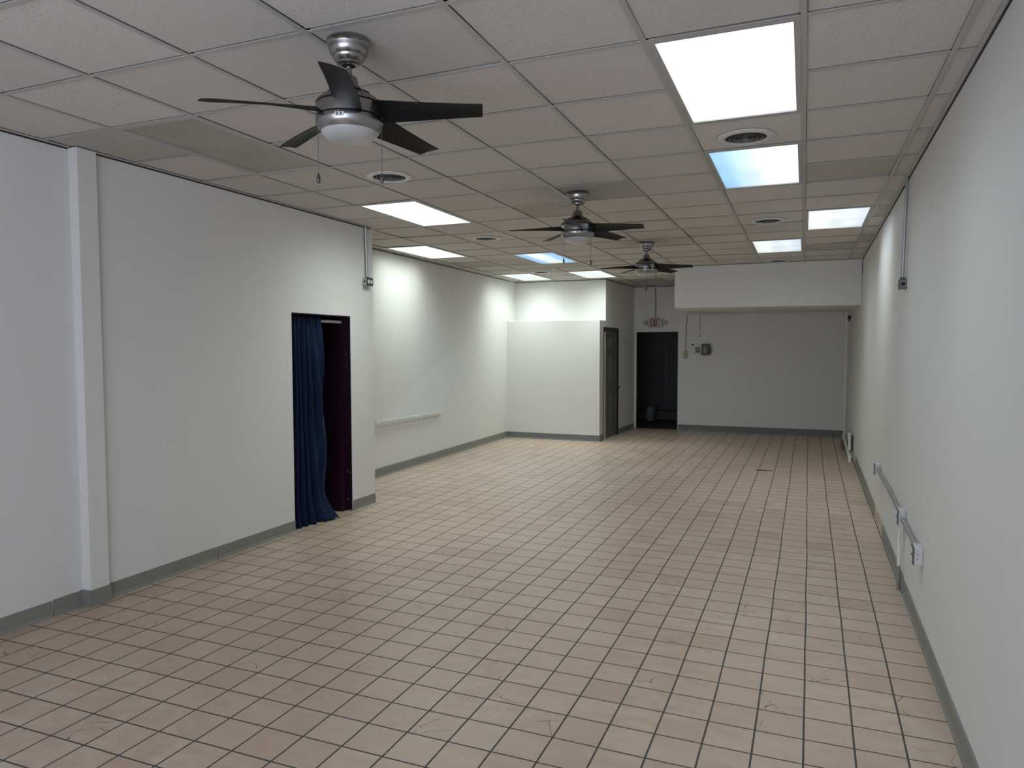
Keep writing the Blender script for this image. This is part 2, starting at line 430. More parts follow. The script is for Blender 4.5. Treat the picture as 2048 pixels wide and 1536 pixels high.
# purple closet behind the curtain
bm = BM()
box(bm, -5.1, -4.385, 6.12, 6.22, .0, 2.4); box(bm, -5.1, -4.445, 5.10, 5.20, 0, 2.4)
box(bm, -5.2, -5.1, 5.10, 6.22, 0, 2.4); box(bm, -5.2, -4.44, 5.1, 6.22, 2.3, 2.4)
struct(obj('wall_closet', bm, M['purple']))
bm = BM()
hexa(bm, [PL(-4.325, OY1-.012, .004), PL(-4.325, OY1+.004, .004), PL(-4.50, OY1+.004, .004), PL(-4.50, OY1-.012, .004),
          PL(-4.325, OY1-.012, OZ), PL(-4.325, OY1+.004, OZ), PL(-4.50, OY1+.004, OZ), PL(-4.50, OY1-.012, OZ)])
hexa(bm, [PL(-4.325, OY0, OZ-.012), PL(-4.325, OY1, OZ-.012), PL(-4.44, OY1, OZ-.012), PL(-4.44, OY0, OZ-.012),
          PL(-4.325, OY0, OZ+.002), PL(-4.325, OY1, OZ+.002), PL(-4.44, OY1, OZ+.002), PL(-4.44, OY0, OZ+.002)])
hexa(bm, [PL(-4.325, OY0-.002, .004), PL(-4.325, OY0+.012, .004), PL(-4.44, OY0+.012, .004), PL(-4.44, OY0-.002, .004),
          PL(-4.325, OY0-.002, OZ), PL(-4.325, OY0+.012, OZ), PL(-4.44, OY0+.012, OZ), PL(-4.44, OY0-.002, OZ)])
struct(obj('trim_1', bm, M['purple']))
for z, x in ((1.62, -4.37), (1.50, -4.365), (.42, -4.37), (.12, -4.365), (.40, -4.34), (1.40, -4.62)):
    bm = BM(); yy = OY1-.012 if x > -4.4 else 6.12
    s = sl(z) if x > -4.4 else 1
    tube(bm, [(x*s, yy*s-.002, z), (x*s, yy*s+.006, z)], .004, 10)
    tag(obj('screw', bm, M['white_pl']), 'tiny pale screw head in the purple jamb beside the curtain', 'screw', 'screws in the purple jamb')

# ------------------------------------------------------------------ baseboards
PROF = [(0, 0), (.016, 0), (.013, .008), (.007, .022), (.005, .100), (0, .104)]
def baseboard(name, pts, nrm, mat, h=1.0, wav=0):
    """pts: floor polyline; nrm: direction into the room"""
    bm = BM(); rows = []
    P2 = []
    for p, q in zip(pts, pts[1:]):
        n = max(1, int((Vector(q)-Vector(p)).length/.25))
        P2 += [Vector(p).lerp(Vector(q), i/n) for i in range(n)]
    P2.append(Vector(pts[-1]))
    for k, p in enumerate(P2):
        dz = wav*random.uniform(-1, 1); dx = abs(wav)*random.uniform(0, .6)
        rows.append([bm.verts.new((p.x+nrm[0]*(o_+(dx if z > .05 else 0)), p.y+nrm[1]*(o_+(dx if z > .05 else 0)), z*h+(dz if z > .05 else 0))) for o_, z in PROF])
    for r0, r1 in zip(rows, rows[1:]):
        for i in range(len(PROF)):
            j = (i+1) % len(PROF); bm.faces.new((r0[i], r0[j], r1[j], r1[i]))
    bm.faces.new(rows[0]); bm.faces.new(rows[-1][::-1])
    return struct(obj(name, bm, mat))
baseboard('baseboard_left', [(-4.36, YF, 0), (-4.36, 3.02, 0)], (1, 0), M['base'])
baseboard('baseboard_left_corner', [(-4.36, 3.025, 0), (-4.36, 3.218, 0)], (1, 0), M['base'], 1.04)
bm = BM(); box(bm, -4.358, -4.279, 3.218, 3.229, 0, .108); box(bm, -4.2895, -4.279, 3.229, 3.376, 0, .108)
struct(obj('baseboard_left_pilaster', bm, M['base'], bevel=.002))
baseboard('baseboard_left_middle', [(-4.32, 3.378, 0), (-4.32, 4.35, 0)], (1, 0), M['base'], 1.02, .001)
baseboard('baseboard_left_far', [(-4.32, 4.354, 0), (-4.32, OY0, 0)], (1, 0), M['base'], 1.0, .001)
baseboard('baseboard_left_end', [(-4.32, OY1+.003, 0), (-4.32, 6.635, 0)], (1, 0), M['base'], 1.02)
baseboard('baseboard_alcove', [(-5.11, 6.7, 0), (-5.138, 10.9, 0)], (1, 0), M['base'], 1.15, .001)
baseboard('baseboard_alcove_far', [(-5.138, 10.93, 0), (-5.158, 12.42, 0)], (1, 0), M['base'], 1.15)
baseboard('baseboard_partition', [(-5.15, 12.42, 0), (PX, 12.42, 0)], (0, -1), M['base_far'], 1.08)
baseboard('baseboard_partition_side', [(PX, 12.405, 0), (PX, DY0-.03, 0)], (1, 0), M['base'], 1.08)
baseboard('baseboard_restroom_side', [(PXw(13.65), 13.65, 0), (PXw(YB), YB, 0)], (1, 0), M['base'], 1.08)
baseboard('baseboard_back', [(GX1+.012, YB, 0), (.74, YB, 0)], (0, -1), M['base_far'], 1.12)
def xr0(y): return xr(y, 0)
baseboard('baseboard_right', [(xr0(YF), YF, 0), (xr0(4.45), 4.45, 0)], (-1, 0), M['base'], 1.0, .002)
baseboard('baseboard_right_middle', [(xr0(4.47), 4.47, 0), (xr0(5.45), 5.45, 0)], (-1, 0), M['base'], 1.0, .002)
baseboard('baseboard_right_far', [(xr0(5.5), 5.5, 0), (xr0(7.05), 7.05, 0)], (-1, 0), M['base'], 1.05, .003)
baseboard('baseboard_right_end', [(xr0(7.95), 7.95, 0), (xr0(11.3), 11.3, 0)], (-1, 0), M['base'], 1.1, .006)
bm = BM(); hexa(bm, [(xr0(7.06)-.004, 7.06, 0), (xr0(7.94)-.004, 7.94, 0), (xr0(7.94)+.01, 7.94, 0), (xr0(7.06)+.01, 7.06, 0),
                     (xr0(7.06)-.002, 7.06, .115), (xr0(7.94)-.002, 7.94, .115), (xr0(7.94)+.01, 7.94, .115), (xr0(7.06)+.01, 7.06, .115)])
struct(obj('trim_2', bm, M['cream']))

# ------------------------------------------------------------------ ceiling: tiles, grid, wall angle
ULINES = [.5651]+[cX(u) for u in range(0, -10, -1)]
ULINES = sorted(ULINES)
XW0, XW1 = -5.25, .80
VL = list(range(-8, 20))
lights = []   # (u, v0, material, label)
LU = {(-1, 0): 'warm', (-1, 3): 'left', (0, 7): 'pale', (-1, 10): 'pale', (-6, 0): 'dead', (-6, 4): 'lens', (-8, 8): 'lens', (-6, 10): 'edges', (-8, 14): 'lens', (-6, 14): 'lens'}
occupied = {(u, v+k) for (u, v) in LU for k in (0, 1)}
xs = [XW0]+[x for x in ULINES if XW0 < x < XW1]+[XW1]
bm = BM()
TZ = ZC+.007
for i in range(len(xs)-1):
    x0, x1 = xs[i], xs[i+1]
    uc = math.floor(((x0+x1)/2+.02194)/.6096)
    for v in VL:
        y0, y1 = cY(v), cY(v+1)
        y1 = min(y1, YB+.1)
        if y0 > YB: continue
        if (uc, v) in occupied: continue
        j = [random.uniform(-.0015, .002) for _ in range(4)]
        if random.random() < .10: j[random.randrange(4)] += .006
        gx, gy = random.uniform(.012, .0138), random.uniform(.013, .019)
        x0_, x1_, y0_, y1_ = x0+gx, x1-.012, y0+.010, y1-gy
        hexa(bm, [(x0_, y0_, TZ+j[0]), (x1_, y0_, TZ+j[1]), (x1_, y1_, TZ+j[2]), (x0_, y1_, TZ+j[3]), (x0_, y0_, TZ+.02), (x1_, y0_, TZ+.02), (x1_, y1_, TZ+.02), (x0_, y1_, TZ+.02)])
ceil = struct(obj('ceiling', bm, M['ctile']))
def tbar(bm, p, q, w, z=ZC, h=.004):
    p, q = Vector(p), Vector(q); d = (q-p).normalized(); n = Vector((-d.y, d.x, 0))*w/2
    hexa(bm, [tuple(p-n)[:2]+(z,), tuple(q-n)[:2]+(z,), tuple(q+n)[:2]+(z,), tuple(p+n)[:2]+(z,), tuple(p-n)[:2]+(z+h,), tuple(q-n)[:2]+(z+h,), tuple(q+n)[:2]+(z+h,), tuple(p+n)[:2]+(z+h,)])
bm = BM()
for x in ULINES:
    if not XW0 < x < XW1: continue
    v = VL[0]
    pts = [(x+random.uniform(-.002, .002), cY(v)) for v in VL]+[(x, YB)]
    for p, q in zip(pts, pts[1:]): tbar(bm, (*p, 0), (*q, 0), .024)
o = obj('main_tee', bm, M['grid'], ceil); o['kind'] = 'structure'
bm = BM()
for v in VL:
    for i in range(len(xs)-1):
        uc = math.floor(((xs[i]+xs[i+1])/2+.02194)/.6096)
        if (uc, v) in occupied and (uc, v-1) in occupied and (uc, v) not in LU: continue
        dy = random.uniform(-.003, .003); dz = random.uniform(0, .0015)
        tbar(bm, (xs[i]+.012, cY(v)+dy, 0), (xs[i+1]-.012, cY(v)+dy, 0), .022, ZC+.0008+dz, .003)
o = obj('cross_tee', bm, M['grid'], ceil); o['kind'] = 'structure'
# dark strip painted in as a shadow gap, plus wall angle, along the wall tops
bm = BM()
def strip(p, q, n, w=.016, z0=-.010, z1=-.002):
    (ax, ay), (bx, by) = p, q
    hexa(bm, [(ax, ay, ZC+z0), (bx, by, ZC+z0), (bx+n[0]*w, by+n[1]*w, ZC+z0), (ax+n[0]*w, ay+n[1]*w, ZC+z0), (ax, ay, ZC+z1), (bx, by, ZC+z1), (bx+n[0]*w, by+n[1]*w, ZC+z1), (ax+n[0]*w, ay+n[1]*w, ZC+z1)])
S1 = sl(ZC)
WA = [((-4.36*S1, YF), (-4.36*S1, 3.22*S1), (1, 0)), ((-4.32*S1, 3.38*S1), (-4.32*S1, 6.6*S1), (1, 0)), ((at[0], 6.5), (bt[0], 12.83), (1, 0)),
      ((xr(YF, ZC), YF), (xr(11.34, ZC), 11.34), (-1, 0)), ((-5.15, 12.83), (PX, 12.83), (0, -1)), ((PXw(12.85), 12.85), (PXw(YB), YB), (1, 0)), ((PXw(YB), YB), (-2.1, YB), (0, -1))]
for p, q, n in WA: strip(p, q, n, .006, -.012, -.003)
struct(obj('shadow_gap_strip', bm, M['gap']))
bm = BM()
for p, q, n in WA: strip(p, q, n, .022, -.003, .002)
struct(obj('trim_4', bm, M['grid_light']))

# ------------------------------------------------------------------ troffers
LAB = {(-1, 0): 'large lit ceiling panel nearest the camera, by the right wall',
       (-1, 3): 'lit ceiling panel with a blue left third, just beyond the first round vent',
       (0, 7): 'lit ceiling panel in the column nearest the right wall',
       (-1, 10): 'small lit ceiling panel in front of the white bulkhead',
       (-6, 0): 'unlit yellowed ceiling light panel left of the nearest fan',
       (-6, 4): 'lit ceiling panel beside the end of the curtained wall',
       (-8, 8): 'lit ceiling panel close to the long alcove wall with the white rail',
       (-6, 10): 'lit ceiling panel with pale blue edges behind the middle fan',
       (-8, 14): 'lit ceiling panel in the far left corner over the partition',
       (-6, 14): 'lit ceiling panel above the right end of the partition wall'}
MT = {'warm': 'lens_warm', 'left': 'lens_left', 'pale': 'lens_warm', 'dead': 'lens_dead', 'lens': 'lens', 'edges': 'lens_edges'}
for (u, v), k in LU.items():
    x0, x1 = cX(u), cX(u+1) if u != 0 else .5651
    y0, y1 = cY(v), cY(v+2)
    cx, cy = (x0+x1)/2, (y0+y1)/2; hx, hy = (x1-x0)/2-.012, (y1-y0)/2-.012
    t = thing('ceiling_light', LAB[(u, v)], 'ceiling light', (cx, cy, ZC), 0, 'ceiling light panels')
    bm = BM(); w = .026; z0, z1 = .001, .012
    box(bm, -hx, hx, -hy, -hy+w, z0, z1); box(bm, -hx, hx, hy-w, hy, z0, z1); box(bm, -hx, -hx+w, -hy+w, hy-w, z0, z1); box(bm, hx-w, hx, -hy+w, hy-w, z0, z1)
    obj('frame', bm, M['grid'], t, bevel=.001)
    bm = BM(); box(bm, -hx+.005, hx-.005, -hy+.005, hy-.005, .013, .11); obj('housing', bm, M['grid_light'], t)
    bm = BM(); lx, ly = hx-w+.001, hy-w+.001
    nx = 2; gv = [[bm.verts.new((-lx+2*lx*i/nx, -ly+2*ly*jj/nx, .0095-.004*math.sin(PI*i/nx)*math.sin(PI*jj/nx))) for i in range(nx+1)] for jj in range(nx+1)]
    for jj in range(nx):
        for i in range(nx): bm.faces.new((gv[jj][i], gv[jj+1][i], gv[jj+1][i+1], gv[jj][i+1]))
    o = obj('lens', bm, M[MT[k]], t)
    me = o.data
    if me.polygons[0].normal.z > 0: me.flip_normals()

# ------------------------------------------------------------------ round ceiling vents
def vent(x, y, label):
    t = thing('ceiling_vent', label, 'ceiling vent', (x, y, ZC), 0, 'round ceiling vents')
    bm = BM(); lathe(bm, [(.166, .004), (.166, -.002), (.155, -.008), (.128, -.009), (.120, -.006), (.118, .004)], 48, caps=False); obj('flange', bm, M['vent'], t, smooth=True)
    bm = BM(); lathe(bm, [(.125, .000), (.125, .0055)], 40); obj('throat_shade', bm, M['dark'], t)  # flat dark disc painting the shade of an open throat
    for k, (ra, zz) in enumerate(((.098, -.006), (.074, -.007), (.050, -.008), (.026, -.009))):
        bm = BM(); lathe(bm, [(ra-.003, -.001), (ra, zz), (ra-.002, zz-.0008), (ra-.006, -.001)], 40, caps=False)
        obj('cone_ring', bm, M['vent_inner'], t, smooth=True)
vent(cX(-.53), cY(2.6), 'round ceiling vent between the two nearest lit panels')
vent(cX(-.55), cY(7.68), 'round ceiling vent beside the panel by the right wall')
vent(cX(-.57), 11.14, 'round ceiling vent touching the bulkhead')
vent(cX(-4.61), cY(2.66), 'round ceiling vent just behind the pull chains of the nearest fan')
vent(cX(-5.53), cY(7.61), 'round ceiling vent between the two lit panels of the alcove')
vent(cX(-6.62), cY(13.75), 'round ceiling vent between the two far panels over the partition')
vent(-2.87, 14.45, 'dark round ceiling vent above the exit sign at the far wall')

# ------------------------------------------------------------------ fans
def blade_bm():
    bm = BM(); n = 16; top = []; bot = []
    for i in range(n+1):
        k = i/n; r_ = .105+.455*k
        pitch = math.radians(25-14*min(1, k*1.1))
        yl = -.056+.002*math.sin(PI*k)+.010*k**2         # leading edge
        yt = .062-.012*min(1, k*1.6)-.004*k+.004*math.sin(PI*k)
        sweep = .006*math.sin(PI*k*.9)
        th = .0045 if 0 < i < n else .003
        rt, rb = [], []
        for c in range(7):
            q = c/6; y = yl+(yt-yl)*q+sweep
            rr = r_+(.022*(.5-q) if i == n else 0)+(.010*(.5-q) if i == n-1 else 0)
            rr = min(rr, .57)
            z = -.026*k**1.3-math.tan(pitch)*y+.006*math.sin(PI*q)*(1-k*.4)
            rt.append(bm.verts.new((rr, y, z+th/2))); rb.append(bm.verts.new((rr, y, z-th/2)))
        top.append(rt); bot.append(rb)
    for i in range(n):
        for c in range(6):
            bm.faces.new((top[i][c], top[i+1][c], top[i+1][c+1], top[i][c+1]))
            bm.faces.new((bot[i][c], bot[i][c+1], bot[i+1][c+1], bot[i+1][c]))
        bm.faces.new((top[i][0], bot[i][0], bot[i+1][0], top[i+1][0]))
        bm.faces.new((top[i][6], top[i+1][6], bot[i+1][6], bot[i][6]))
    for i in (0, n):
        for c in range(6): bm.faces.new((top[i][c], top[i][c+1], bot[i][c+1], bot[i][c]))
    return bm
def fan(x, y, ba, ca, label, src=None):
    """z values are relative to the ceiling"""
    t = thing('ceiling_fan', label, 'ceiling fan', (x, y, ZC), 0, 'brushed nickel ceiling fans')
    def P(name, prof, mat, caps=True, seg=56):
        bm = BM(); lathe(bm, prof, seg, caps=caps); return obj(name, bm, mat, t, smooth=True)
    P('canopy', [(.086, 0), (.0885, -.006), (.0885, -.014), (.083, -.019), (.081, -.024), (.080, -.036), (.073, -.055), (.066, -.062), (.0655, -.067), (.058, -.080), (.050, -.086), (.049, -.094), (.043, -.098), (.027, -.098), (.026, -.08)], M['nickel'])
    P('canopy_collar', [(.026, -.070), (.026, -.0955)], M['dark'], seg=24)
    P('downrod', [(.0125, -.02), (.0125, -.165)], M['nickel'], seg=24)
    P('yoke_cover', [(.014, -.143), (.030, -.144), (.034, -.149), (.036, -.168), (.041, -.178), (.048, -.188), (.052, -.196)], M['nickel'])
    h = P('motor_housing', [(.050, -.190), (.060, -.198), (.085, -.214), (.112, -.230), (.128, -.242), (.1335, -.252), (.1345, -.2555), (.128, -.2575), (.128, -.260), (.1345, -.262), (.1362, -.285), (.1345, -.309), (.128, -.3115), (.128, -.3145)], M['nickel'])
    for k in range(12):
        q = 2*PI*k/12; bm = BM(); box(bm, -.012, .012, -.003, .003, -.0012, .0012)
        for z_, rr in ((-.2075, .0745), (-.2145, .0862)):
            pass
        o = obj('vent_slot', bm, M['dark'], h); o.rotation_euler = (math.radians(-32), 0, q+PI/2); o.location = (.0745*math.cos(q), .0745*math.sin(q), -.2068)
        o = o.copy(); C.objects.link(o); o.parent = h; o.location = (.0885*math.cos(q), .0885*math.sin(q), -.2154)
    P('groove', [(.129, -.2565), (.129, -.3155)], M['black_frame'])
    r = P('light_kit', [(.129, -.3145), (.1352, -.3155), (.1362, -.320), (.1352, -.333), (.1300, -.349), (.1215, -.362), (.1185, -.3665), (.1155, -.3665)], M['nickel'])
    g = P('light_bowl', [(.1155, -.360), (.1150, -.367), (.107, -.380), (.092, -.391), (.070, -.399), (.045, -.4035), (.020, -.405), (.002, -.4052)], M['bowl'])
    q = math.radians(-72); bm = BM(); box(bm, -.0015, .0015, -.018, .018, -.008, .008)
    o = obj('switch_plate', bm, M['galv'], r, bevel=.001); o.location = (.1358*math.cos(q), .1358*math.sin(q), -.331); o.rotation_euler = (0, .12, q)
    bm = BM(); box(bm, -.002, .002, -.013, -.004, -.006, .006); box(bm, -.002, .002, .002, .011, -.006, .006)
    o2 = obj('reverse_switch', bm, M['outlet_grey'], r); o2.location = o.location; o2.rotation_euler = o.rotation_euler
    bl = None
    for k in range(5):
        if bl is None: o = obj('blade', blade_bm(), M['blade'], t, smooth=True); bl = o
        else: o = bl.copy(); C.objects.link(o); o.parent = t
        o.location = (0, 0, -.286); o.rotation_euler = (0, 0, math.radians(ba+72*k))
    for s, zl in ((1, -.548), (-1, -.548)):
        a_ = math.radians(ca); px, py = s*.131*math.cos(a_), s*.131*math.sin(a_)
        bm = BM(); z = -.345
        n = 34
        for i in range(n):
            zz = -.345-(.19)*(i+.5)/n
            bmesh.ops.create_icosphere(bm, subdivisions=1, radius=.0021, matrix=Matrix.Translation((px, py, zz)))
        tube(bm, [(px, py, -.335), (px, py, -.535)], .0009, 6)
        c = obj('pull_chain', bm, M['galv_dark'], t)
        bm = BM(); lathe(bm, [(.002, -.530), (.004, -.536), (.0075, -.546), (.0078, -.552), (.0072, -.556)], 20, px, py); obj('chain_fob', bm, M['fob'], c, smooth=True)
        bm = BM(); lathe(bm, [(.0074, -.556), (.0078, -.560), (.0062, -.567), (.002, -.570)], 20, px, py); obj('fob_tip', bm, M['fob'], c, smooth=True)
    return t
fan(-1.742, 2.52, 11, 22, 'large nearest ceiling fan with five black blades and two pull chains')
fan(-1.720, 5.64, -8, 50, 'middle ceiling fan with black blades, in front of the pale blue light panel')
fan(-1.765, 8.60, -9, 104, 'farthest ceiling fan, small, hanging left of the bulkhead')

# ------------------------------------------------------------------ curtain and rod
def cur(name):
    bm = BM(); NS, NZ = 150, 70; ztop = 1.985
    grid = []
    for j in range(NZ+1):
        q = j/NZ; z = ztop*(1-q)+.004*q
        s_ = sl(z)
        row = []
        for i in range(NS+1):
            s = i/NS
            # width: gathered on the rod, spreading below, sweeping out to a tail at the floor
            w = .495+.035*q**1.3
            tail = max(0, (q-.84)/.16)**1.6
            y = OY0+.010+s*w
            fold = 6.2+1.2*math.sin(s*3)
            amp = (.012+.030*min(1, q*2.5))*(1-.45*s*q)
            amp = min(amp, .036)
            x = -4.374+amp*.75*math.sin(2*PI*fold*s*(1-.25*q*s)+1.2*math.sin(q*2.2+s*2))+.007*math.sin(31*s+q*6)
            if q < .045: x += .007*math.sin(110*s+3*math.sin(9*s))
            # bulging diagonal panel
            x += .035*math.exp(-((s-.80)/.16)**2)*math.sin(PI*min(1, q*1.05))
            x += tail*(.02+.13*s**2.2)
            y += tail*(.03*s**3)
            if tail > 0 and s > .55: z_ = z+.012*tail*math.sin(s*22)
            else: z_ = z
            row.append(bm.verts.new((x*s_, y*s_, max(z_, .004))))
        grid.append(row)
    for j in range(NZ):
        for i in range(NS): bm.faces.new((grid[j][i], grid[j][i+1], grid[j+1][i+1], grid[j+1][i]))
    o = obj(name, bm, M['velvet'], None, smooth=False)
    for p in o.data.polygons: p.use_smooth = True
    md = o.modifiers.new('s', 'SOLIDIFY'); md.thickness = .003; md.offset = -1
    return o
tag(cur('curtain'), 'navy blue floor-length curtain pulled to the left of the purple doorway', 'curtain')
rd = thing('curtain_rod', 'white tension rod across the top of the purple doorway', 'curtain rod', (-4.424*sl(1.95), 5.70*sl(1.95), 1.948))
bm = BM(); tube(bm, [(0, -.36, 0), (0, .475, 0)], .015, 20); obj('rod', bm, M['rodwhite'], rd, smooth=True)
bm = BM(); tube(bm, [(0, .475, 0), (0, .495, 0)], .019, 20); obj('end_cap', bm, M['outlet_grey'], rd, smooth=True)
bm = BM(); tube(bm, [(0, -.382, 0), (0, -.36, 0)], .019, 20); obj('end_cap', bm, M['outlet_grey'], rd, smooth=True)

# ------------------------------------------------------------------ restroom door (six panel)
d1 = bpy.data.objects.new('door_1', None); C.objects.link(d1)
d1.location = (PXw(DY0), DY0, 0); d1.rotation_euler = (0, 0, -math.atan(.10/1.94)); d1['kind'] = 'structure'
d1['label'] = 'closed charcoal six panel door in the side wall beside the partition'; d1['category'] = 'door'
W = DY1-DY0
bm = BM()
box(bm, -.10, .012, 0, .035, 0, DZ); box(bm, -.10, .012, W-.035, W, 0, DZ); box(bm, -.10, .012, .035, W-.035, DZ-.085, DZ)
obj('door_frame', bm, M['black_frame'], d1, bevel=.002)
bm = BM()
y0, y1 = .040, W-.040; zt = DZ-.091
box(bm, -.045, -.012, y0, y1, .012, zt)
pw = (y1-y0-.30)/2
cols = [(y0+.10, y0+.10+pw), (y1-.10-pw, y1-.10)]
rows = [(.22, .86), (1.02, 1.52), (1.66, 1.88)]
for (ya, yb) in cols:
    for (za, zb) in rows:
        # raised moulding and field
        for a_, b__, c_, d_ in ((ya, yb, za, za+.014), (ya, yb, zb-.014, zb), (ya, ya+.014, za, zb), (yb-.014, yb, za, zb)):
            box(bm, -.013, -.002, a_, b__, c_, d_)
        box(bm, -.013, -.006, ya+.035, yb-.035, za+.035, zb-.035)
obj('door_leaf', bm, M['door_grey'], d1, bevel=.002)
bm = BM()
z = .92; yk = y1-.06
prof = [(.030, 0), (.030, .005), (.012, .009), (.011, .03), (.022, .038), (.028, .052), (.026, .066), (.014, .074), (.002, .075)]
for (ra, h0), (rb, h1) in zip(prof, prof[1:]):
    pass
lathe(bm, prof, 28)
k = obj('door_knob', bm, M['nickel'], d1, smooth=True); k.rotation_euler = (0, PI/2, 0); k.location = (-.006, yk, z)
for z in (.28, 1.04, 1.78):
    bm = BM(); tube(bm, [(.004, y0-.004, z-.05), (.004, y0-.004, z+.05)], .007, 10); obj('hinge', bm, M['galv'], d1, smooth=True)

# open doorway casing
bm = BM()
box(bm, -3.268, GX0, YB-.022, YB+.14, 0, GZ+.01)
box(bm, -3.250, GX0+.004, YB-.030, YB, 0, GZ+.002)
struct(obj('trim_5', bm, M['white_trim'], bevel=.003))
bm = BM(); box(bm, GX0-.05, GX1+.012, YB-.012, YB+.14, GZ, GZ+.012); box(bm, GX1, GX1+.012, YB-.012, YB+.14, 0, GZ)
struct(obj('trim_6', bm, M['white_trim'], bevel=.002))

# ------------------------------------------------------------------ exit sign
es = thing('exit_sign', 'faded red and white EXIT sign with two lamp heads over the open doorway', 'exit sign', (-2.827, YB, 2.185))
bm = BM()
def rrect(bm, w, h, r, y0, y1, seg=6):
    loop = []
    for cx, cz, a0 in ((w/2-r, h/2-r, 0), (-w/2+r, h/2-r, PI/2), (-w/2+r, -h/2+r, PI), (w/2-r, -h/2+r, 3*PI/2)):
        for i in range(seg+1):
            q = a0+PI/2*i/seg; loop.append((cx+r*math.cos(q), cz+r*math.sin(q)))
    A = [bm.verts.new((x, y0, z)) for x, z in loop]; B = [bm.verts.new((x, y1, z)) for x, z in loop]
    bm.faces.new(A); bm.faces.new(B[::-1])
    for i in range(len(A)):
        j = (i+1) % len(A); bm.faces.new((A[i], B[i], B[j], A[j]))
rrect(bm, .315, .205, .055, -.05, 0); obj('housing', bm, M['sign'], es, bevel=.004)
bm = BM(); rrect(bm, .245, .175, .008, -.0525, -.049); obj('face_plate', bm, M['sign_face'], es)
def letter(name, rects, x0, mat):
    bm = BM()
    for r_ in rects:
        if len(r_) == 4: box(bm, x0+r_[0], x0+r_[1], -.0545, -.052, r_[2]-.072, r_[3]-.072)
        else:
            (xa, za), (xb, zb), w = r_[0], r_[1], r_[2]
            hexa(bm, [(x0+xa-w/2, -.0545, za-.072), (x0+xa+w/2, -.0545, za-.072), (x0+xa+w/2, -.052, za-.072), (x0+xa-w/2, -.052, za-.072),
                      (x0+xb-w/2, -.0545, zb-.072), (x0+xb+w/2, -.0545, zb-.072), (x0+xb+w/2, -.052, zb-.072), (x0+xb-w/2, -.052, zb-.072)])
    return obj(name, bm, mat, es)
H_ = .148; s_ = .017
letter('letter_e', [(0, s_, 0, H_), (0, .046, 0, .018), (0, .042, .066, .082), (0, .046, H_-.018, H_)], -.104, M['red'])
letter('letter_x', [((.009, 0), (.041, H_), .019), ((.041, 0), (.009, H_), .019)], -.046, M['red'])
letter('letter_i', [(0, s_, 0, H_)], .014, M['red'])
letter('letter_t', [(0, .045, H_-.016, H_), (.014, .031, 0, .026), (.014, .022, .052, .062)], .042, M['red'])
for s in (-1, 1):
    bm = BM(); lathe(bm, [(.004, -.035), (.030, -.032), (.042, -.018), (.046, .012), (.044, .018), (.002, .020)], 24)
    o = obj('lamp_head', bm, M['lamp_glass'], es, smooth=True); o.rotation_euler = (PI/2, 0, s*.35); o.location = (s*.205, -.035, .002)
    bm = BM(); tube(bm, [(s*.150, -.025, 0), (s*.185, -.03, 0)], .008, 10); obj('lamp_arm', bm, M['lamp_glass'], es, smooth=True)
bm = BM(); tube(bm, [(-2.835, YB-.012, 2.29), (-2.832, YB-.012, 2.62), (-2.842, YB-.012, ZC)], .009, 10)
tag(obj('electrical_conduit', bm, M['rust'], smooth=True), 'thin drop conduit from the ceiling down to the EXIT sign', 'conduit')

# ------------------------------------------------------------------ controls on the far wall
t = thing('pull_switch', 'cream oval switch hanging on a cord right of the open doorway', 'switch', (-2.22, YB, 1.535))
bm = BM(); lathe(bm, [(.002, -.078), (.022, -.070), (.040, -.045), (.046, -.01), (.046, .045), (.040, .066), (.02, .072), (.002, .073)], 28)
for v in bm.verts: v.co.y = v.co.y*.5-.024
obj('switch_body', bm, M['cream_pl'], t, smooth=True)
bm = BM(); box(bm, -.006, .006, -.054, -.045, -.018, .022); obj('toggle', bm, M['wood'], t, bevel=.002)
bm = BM(); box(bm, -.016, .016, -.035, -.01, .068, .084); obj('cord_clamp', bm, M['wood'], t)
bm = BM(); tube(bm, [(0, -.02, .08), (.003, -.016, .35), (.018, -.014, .62), (.022, -.012, .81)], .006, 8); obj('cord', bm, M['rust'], t, smooth=True)
t = thing('thermostat', 'white wall thermostat with a dark display', 'thermostat', (-2.075, YB, 1.737))
bm = BM(); rrect(bm, .165, .115, .015, -.028, 0); obj('case', bm, M['white_pl'], t, bevel=.004)
bm = BM(); box(bm, -.038, .028, -.031, -.027, -.022, .022); obj('display', bm, M['outlet_grey'], t)
t = thing('switch_plate', 'small dark metal switch and outlet plate below the thermostat', 'switch', (-1.998, YB, 1.632))
bm = BM(); box(bm, -.052, .052, -.05, 0, -.052, .052); obj('box', bm, M['galv_dark'], t, bevel=.004)
for zz in (-.022, .022):
    bm = BM(); lathe(bm, [(.018, -.052), (.018, -.048)], 20); 
    o = obj('socket', bm, M['white_pl'], t); o.rotation_euler = (-PI/2, 0, 0); o.location = (-.022, -.102+.0+.0, zz)
bm = BM(); box(bm, .018, .030, -.062, -.05, -.012, .012); obj('toggle', bm, M['white_pl'], t, bevel=.002)
t = thing('disconnect_box', 'dark olive metal electrical box with a side lever on the far wall', 'electrical box', (-1.822, YB, 1.64))
bm = BM(); box(bm, -.082, .082, -.085, 0, -.11, .11); obj('box', bm, M['olive'], t, bevel=.006)
bm = BM(); box(bm, -.066, .060, -.092, -.084, -.092, .092); obj('cover', bm, M['olive'], t, bevel=.003)
bm = BM(); box(bm, -.038, .018, -.095, -.091, -.070, .012); obj('label_plate', bm, M['olive_light'], t)
bm = BM(); lathe(bm, [(.021, -.0), (.021, .004)], 20); o = obj('knockout', bm, M['olive_light'], t); o.rotation_euler = (PI/2, 0, 0); o.location = (-.010, -.091, .045)
bm = BM(); box(bm, .082, .102, -.07, -.02, -.07, .035); obj('lever', bm, M['olive'], t, bevel=.004)
